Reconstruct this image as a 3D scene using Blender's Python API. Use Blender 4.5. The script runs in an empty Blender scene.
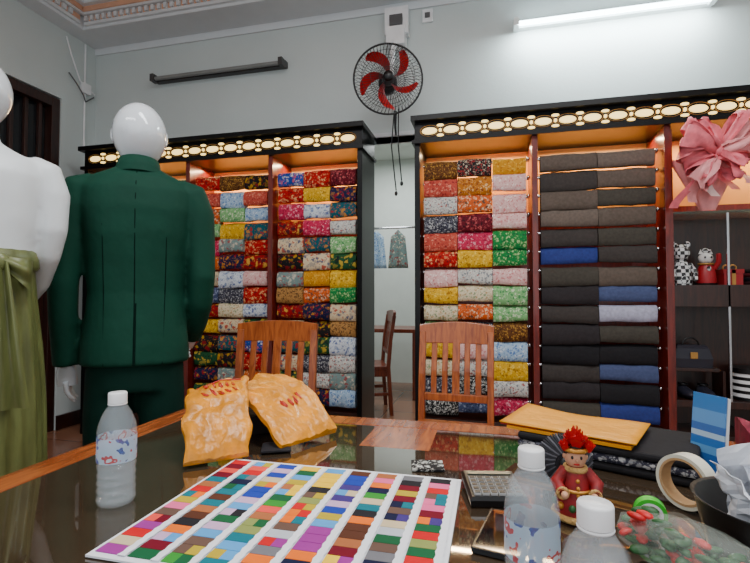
import bpy, math, random, colorsys
from mathutils import Vector, Matrix, noise
R=random.Random(7)
pi=math.pi
def lin(c):
    o=[]
    for v in c[:3]:
        v=v/255.0
        o.append(v/12.92 if v<=0.04045 else ((v+0.055)/1.055)**2.4)
    return (o[0],o[1],o[2],1.0)
def newmat(name):
    m=bpy.data.materials.new(name); m.use_nodes=True
    nt=m.node_tree; b=nt.nodes["Principled BSDF"]
    return m,nt,b
def mat(name,c,rough=0.5,metal=0.0,var=0.08,nscale=8.0,bump=0.0,bscale=60.0,emit=None,estr=0.0,trans=0.0,ior=1.45,alpha=1.0,coat=0.0,sheen=0.0,spec=0.5,stretch=None):
    m,nt,b=newmat(name)
    N=nt.nodes; L=nt.links
    tc=N.new('ShaderNodeTexCoord'); nz=N.new('ShaderNodeTexNoise'); nz.inputs['Scale'].default_value=nscale
    nz.inputs['Detail'].default_value=4
    src=tc.outputs['Object']
    if stretch:
        mp=N.new('ShaderNodeMapping'); mp.inputs['Scale'].default_value=stretch; L.new(src,mp.inputs['Vector']); src=mp.outputs['Vector']
    L.new(src,nz.inputs['Vector'])
    cr=N.new('ShaderNodeValToRGB'); c0=lin(c)
    cr.color_ramp.elements[0].position=0.3; cr.color_ramp.elements[1].position=0.7
    cr.color_ramp.elements[0].color=tuple(max(0,x*(1-var)) for x in c0[:3])+(1,)
    cr.color_ramp.elements[1].color=tuple(min(1,x*(1+var)) for x in c0[:3])+(1,)
    L.new(nz.outputs['Fac'],cr.inputs['Fac']); L.new(cr.outputs['Color'],b.inputs['Base Color'])
    b.inputs['Roughness'].default_value=rough; b.inputs['Metallic'].default_value=metal
    b.inputs['IOR'].default_value=ior
    b.inputs['Specular IOR Level'].default_value=spec
    b.inputs['Transmission Weight'].default_value=trans
    b.inputs['Alpha'].default_value=alpha
    b.inputs['Coat Weight'].default_value=coat
    b.inputs['Sheen Weight'].default_value=sheen
    if emit: 
        b.inputs['Emission Color'].default_value=lin(emit); b.inputs['Emission Strength'].default_value=estr
    if bump>0:
        n2=N.new('ShaderNodeTexNoise'); n2.inputs['Scale'].default_value=bscale; n2.inputs['Detail'].default_value=3
        L.new(src,n2.inputs['Vector'])
        bp=N.new('ShaderNodeBump'); bp.inputs['Strength'].default_value=bump; bp.inputs['Distance'].default_value=0.02
        L.new(n2.outputs['Fac'],bp.inputs['Height']); L.new(bp.outputs['Normal'],b.inputs['Normal'])
    return m
def wood(name,c1,c2,scale=(3,30,30),rough=0.3):
    m,nt,b=newmat(name); N=nt.nodes; L=nt.links
    tc=N.new('ShaderNodeTexCoord'); mp=N.new('ShaderNodeMapping'); mp.inputs['Scale'].default_value=scale
    nz=N.new('ShaderNodeTexNoise'); nz.inputs['Scale'].default_value=1.5; nz.inputs['Detail'].default_value=6; nz.inputs['Distortion'].default_value=1.2
    cr=N.new('ShaderNodeValToRGB'); cr.color_ramp.elements[0].position=.35; cr.color_ramp.elements[1].position=.65
    cr.color_ramp.elements[0].color=lin(c1); cr.color_ramp.elements[1].color=lin(c2)
    L.new(tc.outputs['Object'],mp.inputs['Vector']); L.new(mp.outputs['Vector'],nz.inputs['Vector'])
    L.new(nz.outputs['Fac'],cr.inputs['Fac']); L.new(cr.outputs['Color'],b.inputs['Base Color'])
    b.inputs['Roughness'].default_value=rough; b.inputs['Coat Weight'].default_value=0.2
    return m
def satur(c,k=1.22):
    h,s,v=colorsys.rgb_to_hsv(*[x/255 for x in c]); r=colorsys.hsv_to_rgb(h,min(1,s*k),v); return tuple(x*255 for x in r)
def pat(name,base,c2,c3,scale,th=0.42,rough=0.75):
    m,nt,b=newmat(name); N=nt.nodes; L=nt.links
    base,c2,c3=satur(base),satur(c2),satur(c3)
    scale=scale*1.35
    tc=N.new('ShaderNodeTexCoord')
    nz=N.new('ShaderNodeTexNoise'); nz.inputs['Scale'].default_value=scale*0.9; nz.inputs['Detail'].default_value=3
    mx=N.new('ShaderNodeMix'); mx.data_type='VECTOR'; mx.inputs['Factor'].default_value=0.035*40/scale+0.012
    L.new(tc.outputs['Object'],nz.inputs['Vector'])
    L.new(tc.outputs['Object'],mx.inputs['A']); L.new(nz.outputs['Color'],mx.inputs['B'])
    def layer(sc,th_,cols):
        vo=N.new('ShaderNodeTexVoronoi'); vo.inputs['Scale'].default_value=sc
        L.new(mx.outputs['Result'],vo.inputs['Vector'])
        sep=N.new('ShaderNodeSeparateColor'); L.new(vo.outputs['Color'],sep.inputs['Color'])
        cr=N.new('ShaderNodeValToRGB'); cr.color_ramp.interpolation='CONSTANT'
        e=cr.color_ramp.elements
        e[0].position=0; e[0].color=cols[0]; e[1].position=0.45; e[1].color=cols[1]
        x=e.new(0.75); x.color=cols[2]
        L.new(sep.outputs['Red'],cr.inputs['Fac'])
        ls=N.new('ShaderNodeMapRange'); ls.inputs['From Min'].default_value=th_-.06; ls.inputs['From Max'].default_value=th_+.06; ls.inputs['To Min'].default_value=1; ls.inputs['To Max'].default_value=0
        L.new(vo.outputs['Distance'],ls.inputs['Value'])
        return ls.outputs['Result'],cr.outputs['Color']
    mixc=lambda p,q,t:tuple(a*(1-t)+c*t for a,c in zip(p,q))
    B,C2,C3=lin(base),lin(c2),lin(c3)
    C2=mixc(C2,B,.2); C3=mixc(C3,B,.15)
    f1,k1=layer(scale,th,(C2,C3,mixc(C2,B,.5)))
    f2,k2=layer(scale*2.1,.3,(C3,mixc(C2,C3,.5),B))
    m1=N.new('ShaderNodeMix'); m1.data_type='RGBA'; m1.inputs['A'].default_value=B; L.new(f2,m1.inputs['Factor']); L.new(k2,m1.inputs['B'])
    m2=N.new('ShaderNodeMix'); m2.data_type='RGBA'; L.new(f1,m2.inputs['Factor']); L.new(m1.outputs['Result'],m2.inputs['A']); L.new(k1,m2.inputs['B'])
    L.new(m2.outputs['Result'],b.inputs['Base Color']); b.inputs['Roughness'].default_value=rough; b.inputs['Specular IOR Level'].default_value=.25
    return m
# ---------------- mesh builder
class MB:
    def __init__(s,name): s.name=name; s.v=[]; s.f=[]; s.mi=[]; s.sm=[]; s.mats=[]; s.M=Matrix.Identity(4)
    def m(s,mt):
        if mt not in s.mats: s.mats.append(mt)
        return s.mats.index(mt)
    def add(s,vs,fs,mt,smooth=False):
        k=len(s.v); i=s.m(mt)
        for p in vs: s.v.append(tuple(s.M@Vector(p)))
        for f in fs: s.f.append([a+k for a in f]); s.mi.append(i); s.sm.append(smooth)
    def box(s,x0,x1,y0,y1,z0,z1,mt,rot=None):
        vs=[(x0,y0,z0),(x1,y0,z0),(x1,y1,z0),(x0,y1,z0),(x0,y0,z1),(x1,y0,z1),(x1,y1,z1),(x0,y1,z1)]
        if rot is not None:
            c=Vector(((x0+x1)/2,(y0+y1)/2,(z0+z1)/2)); vs=[c+rot@(Vector(v)-c) for v in vs]
        s.add(vs,[(0,3,2,1),(4,5,6,7),(0,1,5,4),(1,2,6,5),(2,3,7,6),(3,0,4,7)],mt)
    def loft(s,rings,mt,cap=True,smooth=True,closed=True):
        n=len(rings[0]); vs=[p for r in rings for p in r]; fs=[]
        for i in range(len(rings)-1):
            for j in range(n if closed else n-1):
                a=i*n+j; b=i*n+(j+1)%n
                fs.append((a,b,b+n,a+n))
        s.add(vs,fs,mt,smooth)
        if cap:
            s.add(rings[0],[tuple(range(n))[::-1]],mt); s.add(rings[-1],[tuple(range(n))],mt)
    def tube(s,pts,rad,mt,seg=12,flat=1.0,cap=True):
        pts=[Vector(p) for p in pts]
        if not hasattr(rad,'__len__'): rad=[rad]*len(pts)
        rings=[]; up=None
        for i,p in enumerate(pts):
            d=(pts[min(i+1,len(pts)-1)]-pts[max(i-1,0)]).normalized()
            if up is None:
                up=Vector((0,0,1)) if abs(d.z)<0.9 else Vector((0,1,0))
            a=d.cross(up).normalized(); b=a.cross(d).normalized(); up=b
            rings.append([p+a*math.cos(2*pi*k/seg)*rad[i]+b*math.sin(2*pi*k/seg)*rad[i]*flat for k in range(seg)])
        s.loft(rings,mt,cap)
    def lathe(s,prof,c,mt,seg=24,axis='Z',cap=True,sx=1,sy=1):
        rings=[]
        for r,h in prof:
            ring=[]
            for k in range(seg):
                a=2*pi*k/seg; x=r*math.cos(a)*sx; y=r*math.sin(a)*sy
                if axis=='Z': p=(c[0]+x,c[1]+y,c[2]+h)
                elif axis=='Y': p=(c[0]+x,c[1]+h,c[2]+y)
                else: p=(c[0]+h,c[1]+x,c[2]+y)
                ring.append(p)
            rings.append(ring)
        s.loft(rings,mt,cap)
    def ell(s,c,rx,ry,rz,mt,seg=20,rn=12,rot=None,fn=None):
        rings=[]
        for i in range(rn+1):
            t=pi*(i/rn); t=min(max(t,0.02),pi-0.02)
            ring=[]
            for k in range(seg):
                a=2*pi*k/seg
                v=Vector((rx*math.sin(t)*math.cos(a),ry*math.sin(t)*math.sin(a),-rz*math.cos(t)))
                if fn: v=fn(v)
                if rot is not None: v=rot@v
                ring.append(Vector(c)+v)
            rings.append(ring)
        s.loft(rings,mt)
    def sheet(s,fn,nu,nv,mt,smooth=True):
        vs=[fn(i/nu,j/nv) for j in range(nv+1) for i in range(nu+1)]
        fs=[(j*(nu+1)+i,j*(nu+1)+i+1,(j+1)*(nu+1)+i+1,(j+1)*(nu+1)+i) for j in range(nv) for i in range(nu)]
        s.add(vs,fs,mt,smooth)
    def torus(s,c,Rr,r,mt,axis='Y',seg=40,ms=6,sx=1,sz=1):
        rings=[]
        for k in range(seg+1):
            a=2*pi*k/seg
            d=(math.cos(a),math.sin(a)); ring=[]
            for j in range(ms):
                b=2*pi*j/ms; q=Rr+r*math.cos(b); h=r*math.sin(b)
                x=q*d[0]*sx; z=q*d[1]*sz
                if axis=='Y': ring.append((c[0]+x,c[1]+h,c[2]+z))
                elif axis=='Z': ring.append((c[0]+x,c[1]+z,c[2]+h))
                else: ring.append((c[0]+h,c[1]+x,c[2]+z))
            rings.append(ring)
        s.loft(rings,mt,cap=False)
    def done(s,bevel=0,parent=None,remesh=0,solid=0,subs=0,smoothit=0,loc=None):
        me=bpy.data.meshes.new(s.name); me.from_pydata(s.v,[],s.f)
        for m_ in s.mats: me.materials.append(m_)
        me.polygons.foreach_set('material_index',s.mi); me.polygons.foreach_set('use_smooth',s.sm)
        me.update()
        o=bpy.data.objects.new(s.name,me); bpy.context.scene.collection.objects.link(o)
        if remesh:
            q=o.modifiers.new('r','REMESH'); q.mode='VOXEL'; q.voxel_size=remesh; q.use_smooth_shade=True
        if smoothit:
            q=o.modifiers.new('s','SMOOTH'); q.iterations=smoothit; q.factor=0.5
        if solid:
            q=o.modifiers.new('so','SOLIDIFY'); q.thickness=solid; q.offset=0
        if bevel:
            q=o.modifiers.new('b','BEVEL'); q.width=bevel; q.segments=2; q.limit_method='ANGLE'
        if parent: o.parent=parent
        return o
def empty(name,loc=(0,0,0),rz=0):
    e=bpy.data.objects.new(name,None); bpy.context.scene.collection.objects.link(e)
    e.location=loc; e.rotation_euler=(0,0,rz); e.empty_display_size=0.1; return e
def RZ(a): return Matrix.Rotation(a,3,'Z')
def T(x,y,z,rz=0): return Matrix.Translation((x,y,z))@Matrix.Rotation(rz,4,'Z')

# ---------------- materials
wallm=mat('wall_paint',(198,207,206),0.6,var=0.03,nscale=2,bump=0.05,bscale=40)
ceilm=mat('ceiling_paint',(216,220,223),0.7,var=0.02)
peach=mat('ceiling_panel',(222,170,140),0.6,var=0.1)
blackw=mat('black_lacquer',(8,7,8),0.3,var=0.2,spec=.3)
mahog=wood('mahogany',(84,18,12),(120,32,20),(30,30,3),0.3)
darkw=wood('dark_wood',(34,14,10),(56,25,16),(30,30,3),0.35)
chairw=wood('chair_wood',(138,62,20),(182,96,38),(30,30,3),0.32)
chairw2=wood('chair_wood_dark',(96,36,18),(130,56,28),(30,30,3),0.3)
tablew=wood('table_wood',(124,58,26),(170,94,46),(25,3,25),0.22)
backp=mat('cabinet_back_glow',(240,168,88),0.6,var=0.05)  # warm panel tone with the LED glow painted into it
cream=mat('lit_inlay',(250,232,170),0.4,emit=(255,214,120),estr=2.4)
gold=mat('gold_trim',(170,124,60),0.4,0.3)
chrome=mat('chrome',(200,200,205),0.2,1.0)
white=mat('white_plastic',(235,236,238),0.3)
glossw=mat('mannequin_gloss',(218,224,230),0.12,var=0.01,coat=0.6)
grey=mat('grey_metal',(88,88,90),0.4)
blk=mat('black_plastic',(14,14,16),0.35)
red=mat('fan_red',(170,8,18),0.35)
gl=mat('shelf_glass',(200,225,220),0.05,trans=0.9,ior=1.2)
# ---------------- room
def room():
    b=MB('floor'); 
    m,nt,bs=newmat('floor_tile'); N=nt.nodes; L=nt.links
    tc=N.new('ShaderNodeTexCoord'); br=N.new('ShaderNodeTexBrick'); br.offset=0; br.inputs['Scale'].default_value=1.0
    br.inputs['Brick Width'].default_value=0.5; br.inputs['Row Height'].default_value=0.5; br.inputs['Mortar Size'].default_value=0.004
    br.inputs['Color1'].default_value=lin((138,92,70)); br.inputs['Color2'].default_value=lin((150,104,80)); br.inputs['Mortar'].default_value=lin((80,60,50))
    L.new(tc.outputs['Object'],br.inputs['Vector']); L.new(br.outputs['Color'],bs.inputs['Base Color']); bs.inputs['Roughness'].default_value=0.18
    b.box(-3.7,2.6,-1.8,3.7,-0.1,0,m); b.box(-2.6,1.0,3.7,6.1,-0.1,0,m); b.done()
    for nm,a in(('wall_back_left',(-3.7,-0.93,3.55,3.7,0,3.62)),('wall_back_right',(-0.52,2.6,3.55,3.7,0,3.62)),('wall_back_top',(-0.93,-0.52,3.55,3.7,2.36,3.62)),
        ('wall_left_front',(-3.7,-3.54,-1.8,1.95,0,3.62)),('wall_left_rear',(-3.7,-3.54,3.2,3.55,0,3.62)),('wall_left_top',(-3.7,-3.54,1.95,3.2,2.8,3.62)),
        ('wall_right',(2.5,2.6,-1.8,3.55,0,3.62))):
        b=MB(nm); b.box(*a,wallm); b.done()
    b=MB('ceiling'); b.box(-3.7,2.6,-1.8,3.7,3.62,3.7,ceilm); b.box(-3.20,2.3,-1.5,3.04,3.605,3.62,peach); b.done()
    b=MB('trim_1'); b.box(-3.54,2.5,3.25,3.55,3.40,3.62,ceilm); b.box(-3.54,2.5,3.535,3.55,3.34,3.40,ceilm)
    b.box(-3.35,2.5,3.225,3.25,3.425,3.45,ceilm); b.box(-3.35,2.5,3.235,3.25,3.45,3.50,peach); b.box(-3.35,2.5,3.20,3.25,3.50,3.52,ceilm)
    b.box(-3.35,2.5,3.19,3.25,3.52,3.56,peach); b.box(-3.35,2.5,3.15,3.25,3.56,3.62,ceilm)
    for k in range(96): b.box(-3.34+.06*k,-3.31+.06*k,3.212,3.236,3.455,3.495,ceilm)
    b.done()
    b=MB('trim_2'); b.box(-3.54,-3.38,-1.8,3.25,3.40,3.62,ceilm)
    b.box(-3.38,-3.355,-1.8,3.2,3.425,3.45,ceilm); b.box(-3.38,-3.365,-1.8,3.2,3.45,3.50,peach); b.box(-3.38,-3.33,-1.8,3.2,3.50,3.52,ceilm)
    b.box(-3.38,-3.32,-1.8,3.18,3.52,3.56,peach); b.box(-3.38,-3.28,-1.8,3.15,3.56,3.62,ceilm)
    for k in range(82): b.box(-3.365,-3.342,-1.78+.06*k,-1.75+.06*k,3.455,3.495,ceilm)
    b.done()
    b=MB('baseboard_left'); b.box(-3.54,-3.52,3.2,3.55,0,0.12,darkw); b.done()
    w2=mat('rear_wall',(206,212,206),0.6,var=0.03)
    for nm,a in(('wall_rear_room_back',(-2.6,1.0,6.0,6.1,0,2.9)),('wall_rear_room_left',(-2.7,-2.6,3.7,6.1,0,2.9)),('wall_rear_room_right',(1.0,1.1,3.7,6.1,0,2.9)),('ceiling_rear_room',(-2.7,1.1,3.7,6.1,2.9,3.0))):
        b=MB(nm); b.box(*a,w2); b.done()
    b=MB('trim_3')
    b.box(-0.95,-0.925,3.53,3.72,0,2.38,ceilm); b.box(-0.525,-0.50,3.53,3.72,0,2.38,ceilm); b.box(-0.95,-0.5,3.53,3.72,2.36,2.39,ceilm); b.done()
    b=MB('door_1')
    b.box(-3.66,-3.55,1.955,2.03,0,2.79,darkw); b.box(-3.66,-3.55,3.12,3.195,0,2.79,darkw); b.box(-3.66,-3.55,2.03,3.12,2.71,2.79,darkw)
    b.box(-3.66,-3.56,2.03,3.12,2.12,2.2,darkw)
    b.box(-3.65,-3.60,2.03,3.12,0.0,2.12,darkw)
    dk=mat('dark_glass',(20,22,26),0.1)
    for k in range(2):
        y0=2.06+k*0.55
        b.box(-3.60,-3.585,y0,y0+0.46,0.2,0.95,darkw); b.box(-3.60,-3.59,y0+0.04,y0+0.42,1.05,2.02,dk)
        b.box(-3.59,-3.575,y0+0.22,y0+0.25,1.05,2.02,darkw)
    b.box(-3.64,-3.62,2.03,3.12,2.2,2.72,dk)
    for k in range(9): b.box(-3.62,-3.59,2.08+k*0.12,2.11+k*0.12,2.2,2.72,darkw)
    b.done(bevel=0.004)
room()
b=MB('electrical_conduit')
b.tube([(-3.53,3.42,2.4),(-3.53,3.42,3.0),(-3.53,3.42,3.38)],0.008,white,8)
b.tube([(-3.525,3.22,3.35),(-3.50,3.25,3.2),(-3.51,3.35,3.02),(-3.50,3.5,2.95)],0.006,white,8)
b.tube([(-3.525,3.25,3.05),(-3.5,3.3,2.98),(-3.5,3.38,2.9),(-3.52,3.42,2.86),(-3.51,3.5,2.93)],0.006,grey,8)
b.box(-3.538,-3.50,3.38,3.46,2.93,3.02,white)
b.done()

# ---------------- fabrics
PS=[((96,62,34),(190,150,80),(40,25,20),60),((22,18,22),(170,60,60),(200,190,170),50),((204,150,40),(225,185,90),(176,110,25),50),
((190,92,80),(220,155,135),(130,45,50),45),((186,122,44),(110,55,40),(225,195,145),42),((222,186,182),(200,125,128),(240,225,220),45),
((206,206,200),(90,100,110),(150,60,60),48),((206,106,50),(230,210,180),(60,70,60),40),((42,42,54),(190,190,190),(120,120,130),58),
((98,20,38),(195,110,110),(40,12,22),45),((180,30,32),(225,190,140),(100,10,20),36),((196,60,98),(230,175,185),(125,25,60),42),
((40,126,70),(180,205,150),(20,80,50),40),((134,180,126),(215,222,196),(60,125,80),45),((220,208,182),(175,140,95),(115,140,105),45),
((216,174,50),(235,210,110),(150,105,25),45),((170,194,216),(80,115,175),(230,232,236),45),((24,30,62),(200,140,60),(150,40,50),26),
((24,84,94),(210,150,76),(170,50,45),24),((48,80,150),(220,220,220),(200,110,125),24),((20,20,22),(190,150,50),(140,35,40),22),
((150,22,34),(26,22,28),(215,175,90),22),((214,198,168),(30,58,106),(180,60,50),24),((32,76,48),(205,176,80),(20,26,26),20),
((200,108,44),(40,56,85),(224,206,170),22),((176,136,88),(38,22,16),(90,58,38),48),((210,216,222),(40,76,140),(120,140,175),30),
((22,22,26),(225,225,220),(190,190,185),50),((70,80,108),(160,168,188),(34,38,60),40),((120,140,138),(210,200,182),(160,80,80),28)]
PM=[pat('print_%d'%i,*p) for i,p in enumerate(PS)]
PL=[mat('suiting_%d'%i,c,0.85,var=0.15,nscale=60,spec=.2) for i,c in enumerate([(62,57,55),(92,81,73),(34,33,36),(48,60,124),(168,168,188),(68,64,58),(104,92,84),(72,82,118),(48,44,46)])]
def rolls(name,x0,x1,rows,mats,ztop=2.035,pitch=0.1235,yc=3.27):
    b=MB(name)
    prof0=[(0.020,-0.085),(0.012,-0.090),(-0.030,-0.094),(-0.038,-0.090),(-0.043,-0.06),(-0.042,-0.025),(-0.034,0.006),(-0.016,0.020),(0.004,0.022),(0.022,0.010),(0.028,-0.02),(0.026,-0.06)]
    for r,row in enumerate(rows):
        z=ztop-r*pitch; n=len(row); w=(x1-x0-0.03)/n
        b.tube([(x0+0.004,yc,z-.004),(x1-0.004,yc,z-.004)],0.011,chrome,8)
        b.ell((x1-.012,yc-.02,z),.012,.012,.012,chrome,10,8)
        for k,mi in enumerate(row):
            a=x0+0.015+k*w+0.002; e=x0+0.015+(k+1)*w-0.002-(.01 if k==n-1 else 0)
            dz=R.uniform(-0.010,0.005); dy=R.uniform(-0.016,0.010); hl=R.uniform(0.9,1.15); sd=R.random()*50; slope=R.uniform(-.012,.012)
            rings=[]
            for i in range(9):
                x=a+(e-a)*i/8
                ring=[]
                for (py,pz) in prof0:
                    low=max(0,-pz/0.1)
                    wv=noise.noise(Vector((x*14+sd,pz*9,r)))*0.018*(0.3+low)
                    ring.append((x,yc+py+dy+wv,z+pz*hl+dz+slope*(i/8-.5)*low+noise.noise(Vector((x*10,sd,pz*20)))*0.006))
                rings.append(ring)
            b.loft(rings,mats[mi],cap=True,smooth=True)
    return b.done()
rowsA=[[0,1,2],[3,4,5],[6,7,5],[8,9,5],[3,11,12],[10,15,12],[5,6,5],[15,14,13],[14,7,13],[13,8,0],[15,5,16],[14,6,15],[8,27,6],[27,28,11]]
rows1=[[19,10,9],[10,15,17],[11,26,18],[21,11,6],[22,18,13],[20,22,23],[29,2,15],[25,7,12],[21,17,22],[14,20,25],[18,23,26],[22,8,6],[23,6,29],[27,17,16]]
rows2=[[10,0,20],[3,16,3],[7,13,16],[13,15,18],[11,29,10],[24,17,21],[22,26,5],[28,8,10],[21,14,26],[15,22,23],[20,18,19],[23,20,10],[17,29,24],[23,20,20]]
rows3=[[R.randrange(17,30) for _ in range(3)] for _ in range(14)]
rowsB=[[1,6],[0,1],[1,5],[6,1],[0,5],[3,0],[5,1],[8,7],[0,4],[8,5],[2,2],[0,7],[8,2],[5,3]]
rolls('fabric_roll_display',-0.465,0.255,rowsA,PM)
rolls('fabric_roll_display',0.30,1.02,rowsB,PL)
rolls('fabric_roll_display',-1.565,-0.915,rows1,PM)
rolls('fabric_roll_display',-2.265,-1.605,rows2,PM)
rolls('fabric_roll_display',-3.18,-2.305,rows3,PM)

# ---------------- cabinets
def cabinet(x0,x1,divs,ext=None):
    b=MB('fabric_shelf_cabinet')
    yf,yb=3.17,3.53
    b.box(x0,x0+0.036,yf,yb,0,2.16,blackw); b.box(x1-0.036,x1,yf,yb,0,2.16,blackw)
    for d in divs: b.box(d-0.018,d+0.018,yf+0.005,yb-0.02,0.3,2.16,mahog)
    b.box(x0+0.036,x1-0.036,yb-0.02,yb-0.005,1.72,2.16,backp)  # orange on the upper part only, imitating the reach of the LED glow
    b.box(x0+0.036,x1-0.036,yb-0.02,yb-0.005,0.3,1.72,mahog)
    b.box(x0+0.036,x1-0.036,yf+0.02,yb-0.02,0,0.3,darkw)
    b.box(x0-0.015,x1+0.015,yf-0.03,yb,2.16,2.185,blackw)
    b.box(x0,x1,yf,yb,2.185,2.31,blackw)
    b.box(x0-0.02,x1+0.02,yf-0.05,yb,2.31,2.345,blackw)
    n=int(round((x1-x0-0.06)/0.15)); w=(x1-x0-0.06)/n; zc=2.247
    def disc(cx,cz,rx,rz,mt,y0=yf-0.008,e=0.9):
        pts=[(rx*math.copysign(abs(math.cos(t))**e,math.cos(t)),rz*math.sin(t)) for t in [2*pi*k/20 for k in range(20)]]
        b.loft([[(cx+p,yf,cz+q) for p,q in pts],[(cx+p*0.9,y0,cz+q*0.9) for p,q in pts]],mt,smooth=False)
    for i in range(n):
        cx=x0+0.03+w*(i+0.5)
        disc(cx,zc,0.052,0.024,cream); b.torus((cx,yf-0.004,zc),0.063,0.003,gold,seg=24,ms=5,sx=1.0,sz=0.6)
        if i<n-1:
            xx=cx+w/2
            for s in(-1,1): disc(xx,zc+s*0.034,0.024,0.009,cream)
            disc(xx,zc,0.010,0.012,cream)
    return b
b=cabinet(-3.26,-0.878,[-1.585,-2.285]); b.done(bevel=0.002)
b=cabinet(-0.505,2.05,[0.278,1.045])
b.box(1.067,1.995,3.2,3.51,1.06,1.19,darkw)
b.box(1.067,1.995,3.2,3.51,1.62,1.635,gl)
b.box(1.067,1.995,3.2,3.51,0.46,0.5,darkw)
b.box(1.067,1.995,3.46,3.505,0.3,1.62,darkw)
b.box(1.06,1.075,3.19,3.5,0.3,2.14,mahog)
b.box(1.36,1.372,3.2,3.215,0.5,1.62,chrome)
b.done(bevel=0.002)

# ---------------- display items
def bouquet():
    pk=mat('pink_tulle',(232,112,124),0.5,var=0.25,nscale=20); pk2=mat('pink_light',(246,158,160),0.45,var=0.2,nscale=20); wr=mat('white_ribbon',(240,210,208),0.4)
    b=MB('ribbon_bouquet'); c=Vector((1.25,3.05,1.94))
    rr=random.Random(3)
    for k in range(14):
        a=2*pi*k/14+rr.uniform(-.25,.25); L=rr.uniform(0.12,0.25); w=rr.uniform(.035,.065); m_=rr.choice([pk,pk,pk2])
        d=Vector((math.cos(a),-0.3+rr.uniform(-.3,.3),math.sin(a)*.8)).normalized(); sd=rr.random()*9
        side=Vector((-math.sin(a),0.4,math.cos(a)))
        def fn(u,v,d=d,side=side,L=L,w=w,sd=sd):
            t=math.sin(v*pi)
            p=c+d*L*(0.5-0.5*math.cos(v*2*pi))*1.0+Vector((0,-1,0))*0.05*math.sin(v*2*pi)
            p=p+side*(u-0.5)*w*(0.3+t*1.3)+Vector((noise.noise(Vector((v*4,sd,2)))*0.03,noise.noise(Vector((u*3+sd,v*5,1)))*0.05,noise.noise(Vector((u*3,v*5,sd)))*0.05))
            return p
        b.sheet(fn,6,18,m_)
    for k in range(5):
        x=-0.18+0.085*k; m_=[pk,pk2,wr,pk,pk2][k]
        def fn(u,v,x=x,k=k): return Vector((1.25+x*v**.6+ (u-.5)*0.055+math.sin(v*5+k)*0.03, 3.07+math.sin(v*7+k)*0.015+0.02*u, 1.92-v*(0.28-0.03*k)))
        b.sheet(fn,2,14,m_)
    def cone(u,v):
        a=u*2*pi; r=0.04+0.14*v+0.02*math.sin(a*7)*v
        return Vector((1.27+r*math.cos(a),3.22+r*0.6*math.sin(a),1.637+0.32*v))
    b.sheet(cone,56,8,pk2)
    for k in range(9):
        a=rr.uniform(0,6.28); r=rr.uniform(0,.09)
        b.ell((1.27+r*math.cos(a),3.2+r*.5*math.sin(a),1.98+rr.uniform(-.02,.03)),.035,.035,.03,rr.choice([pk,pk2]),12,8,fn=lambda v:v*(1+0.18*math.sin(12*v.x*20)))
    b.ell(c+Vector((0,-0.04,0)),.03,.025,.03,pk)
    b.done()
bouquet()
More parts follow.
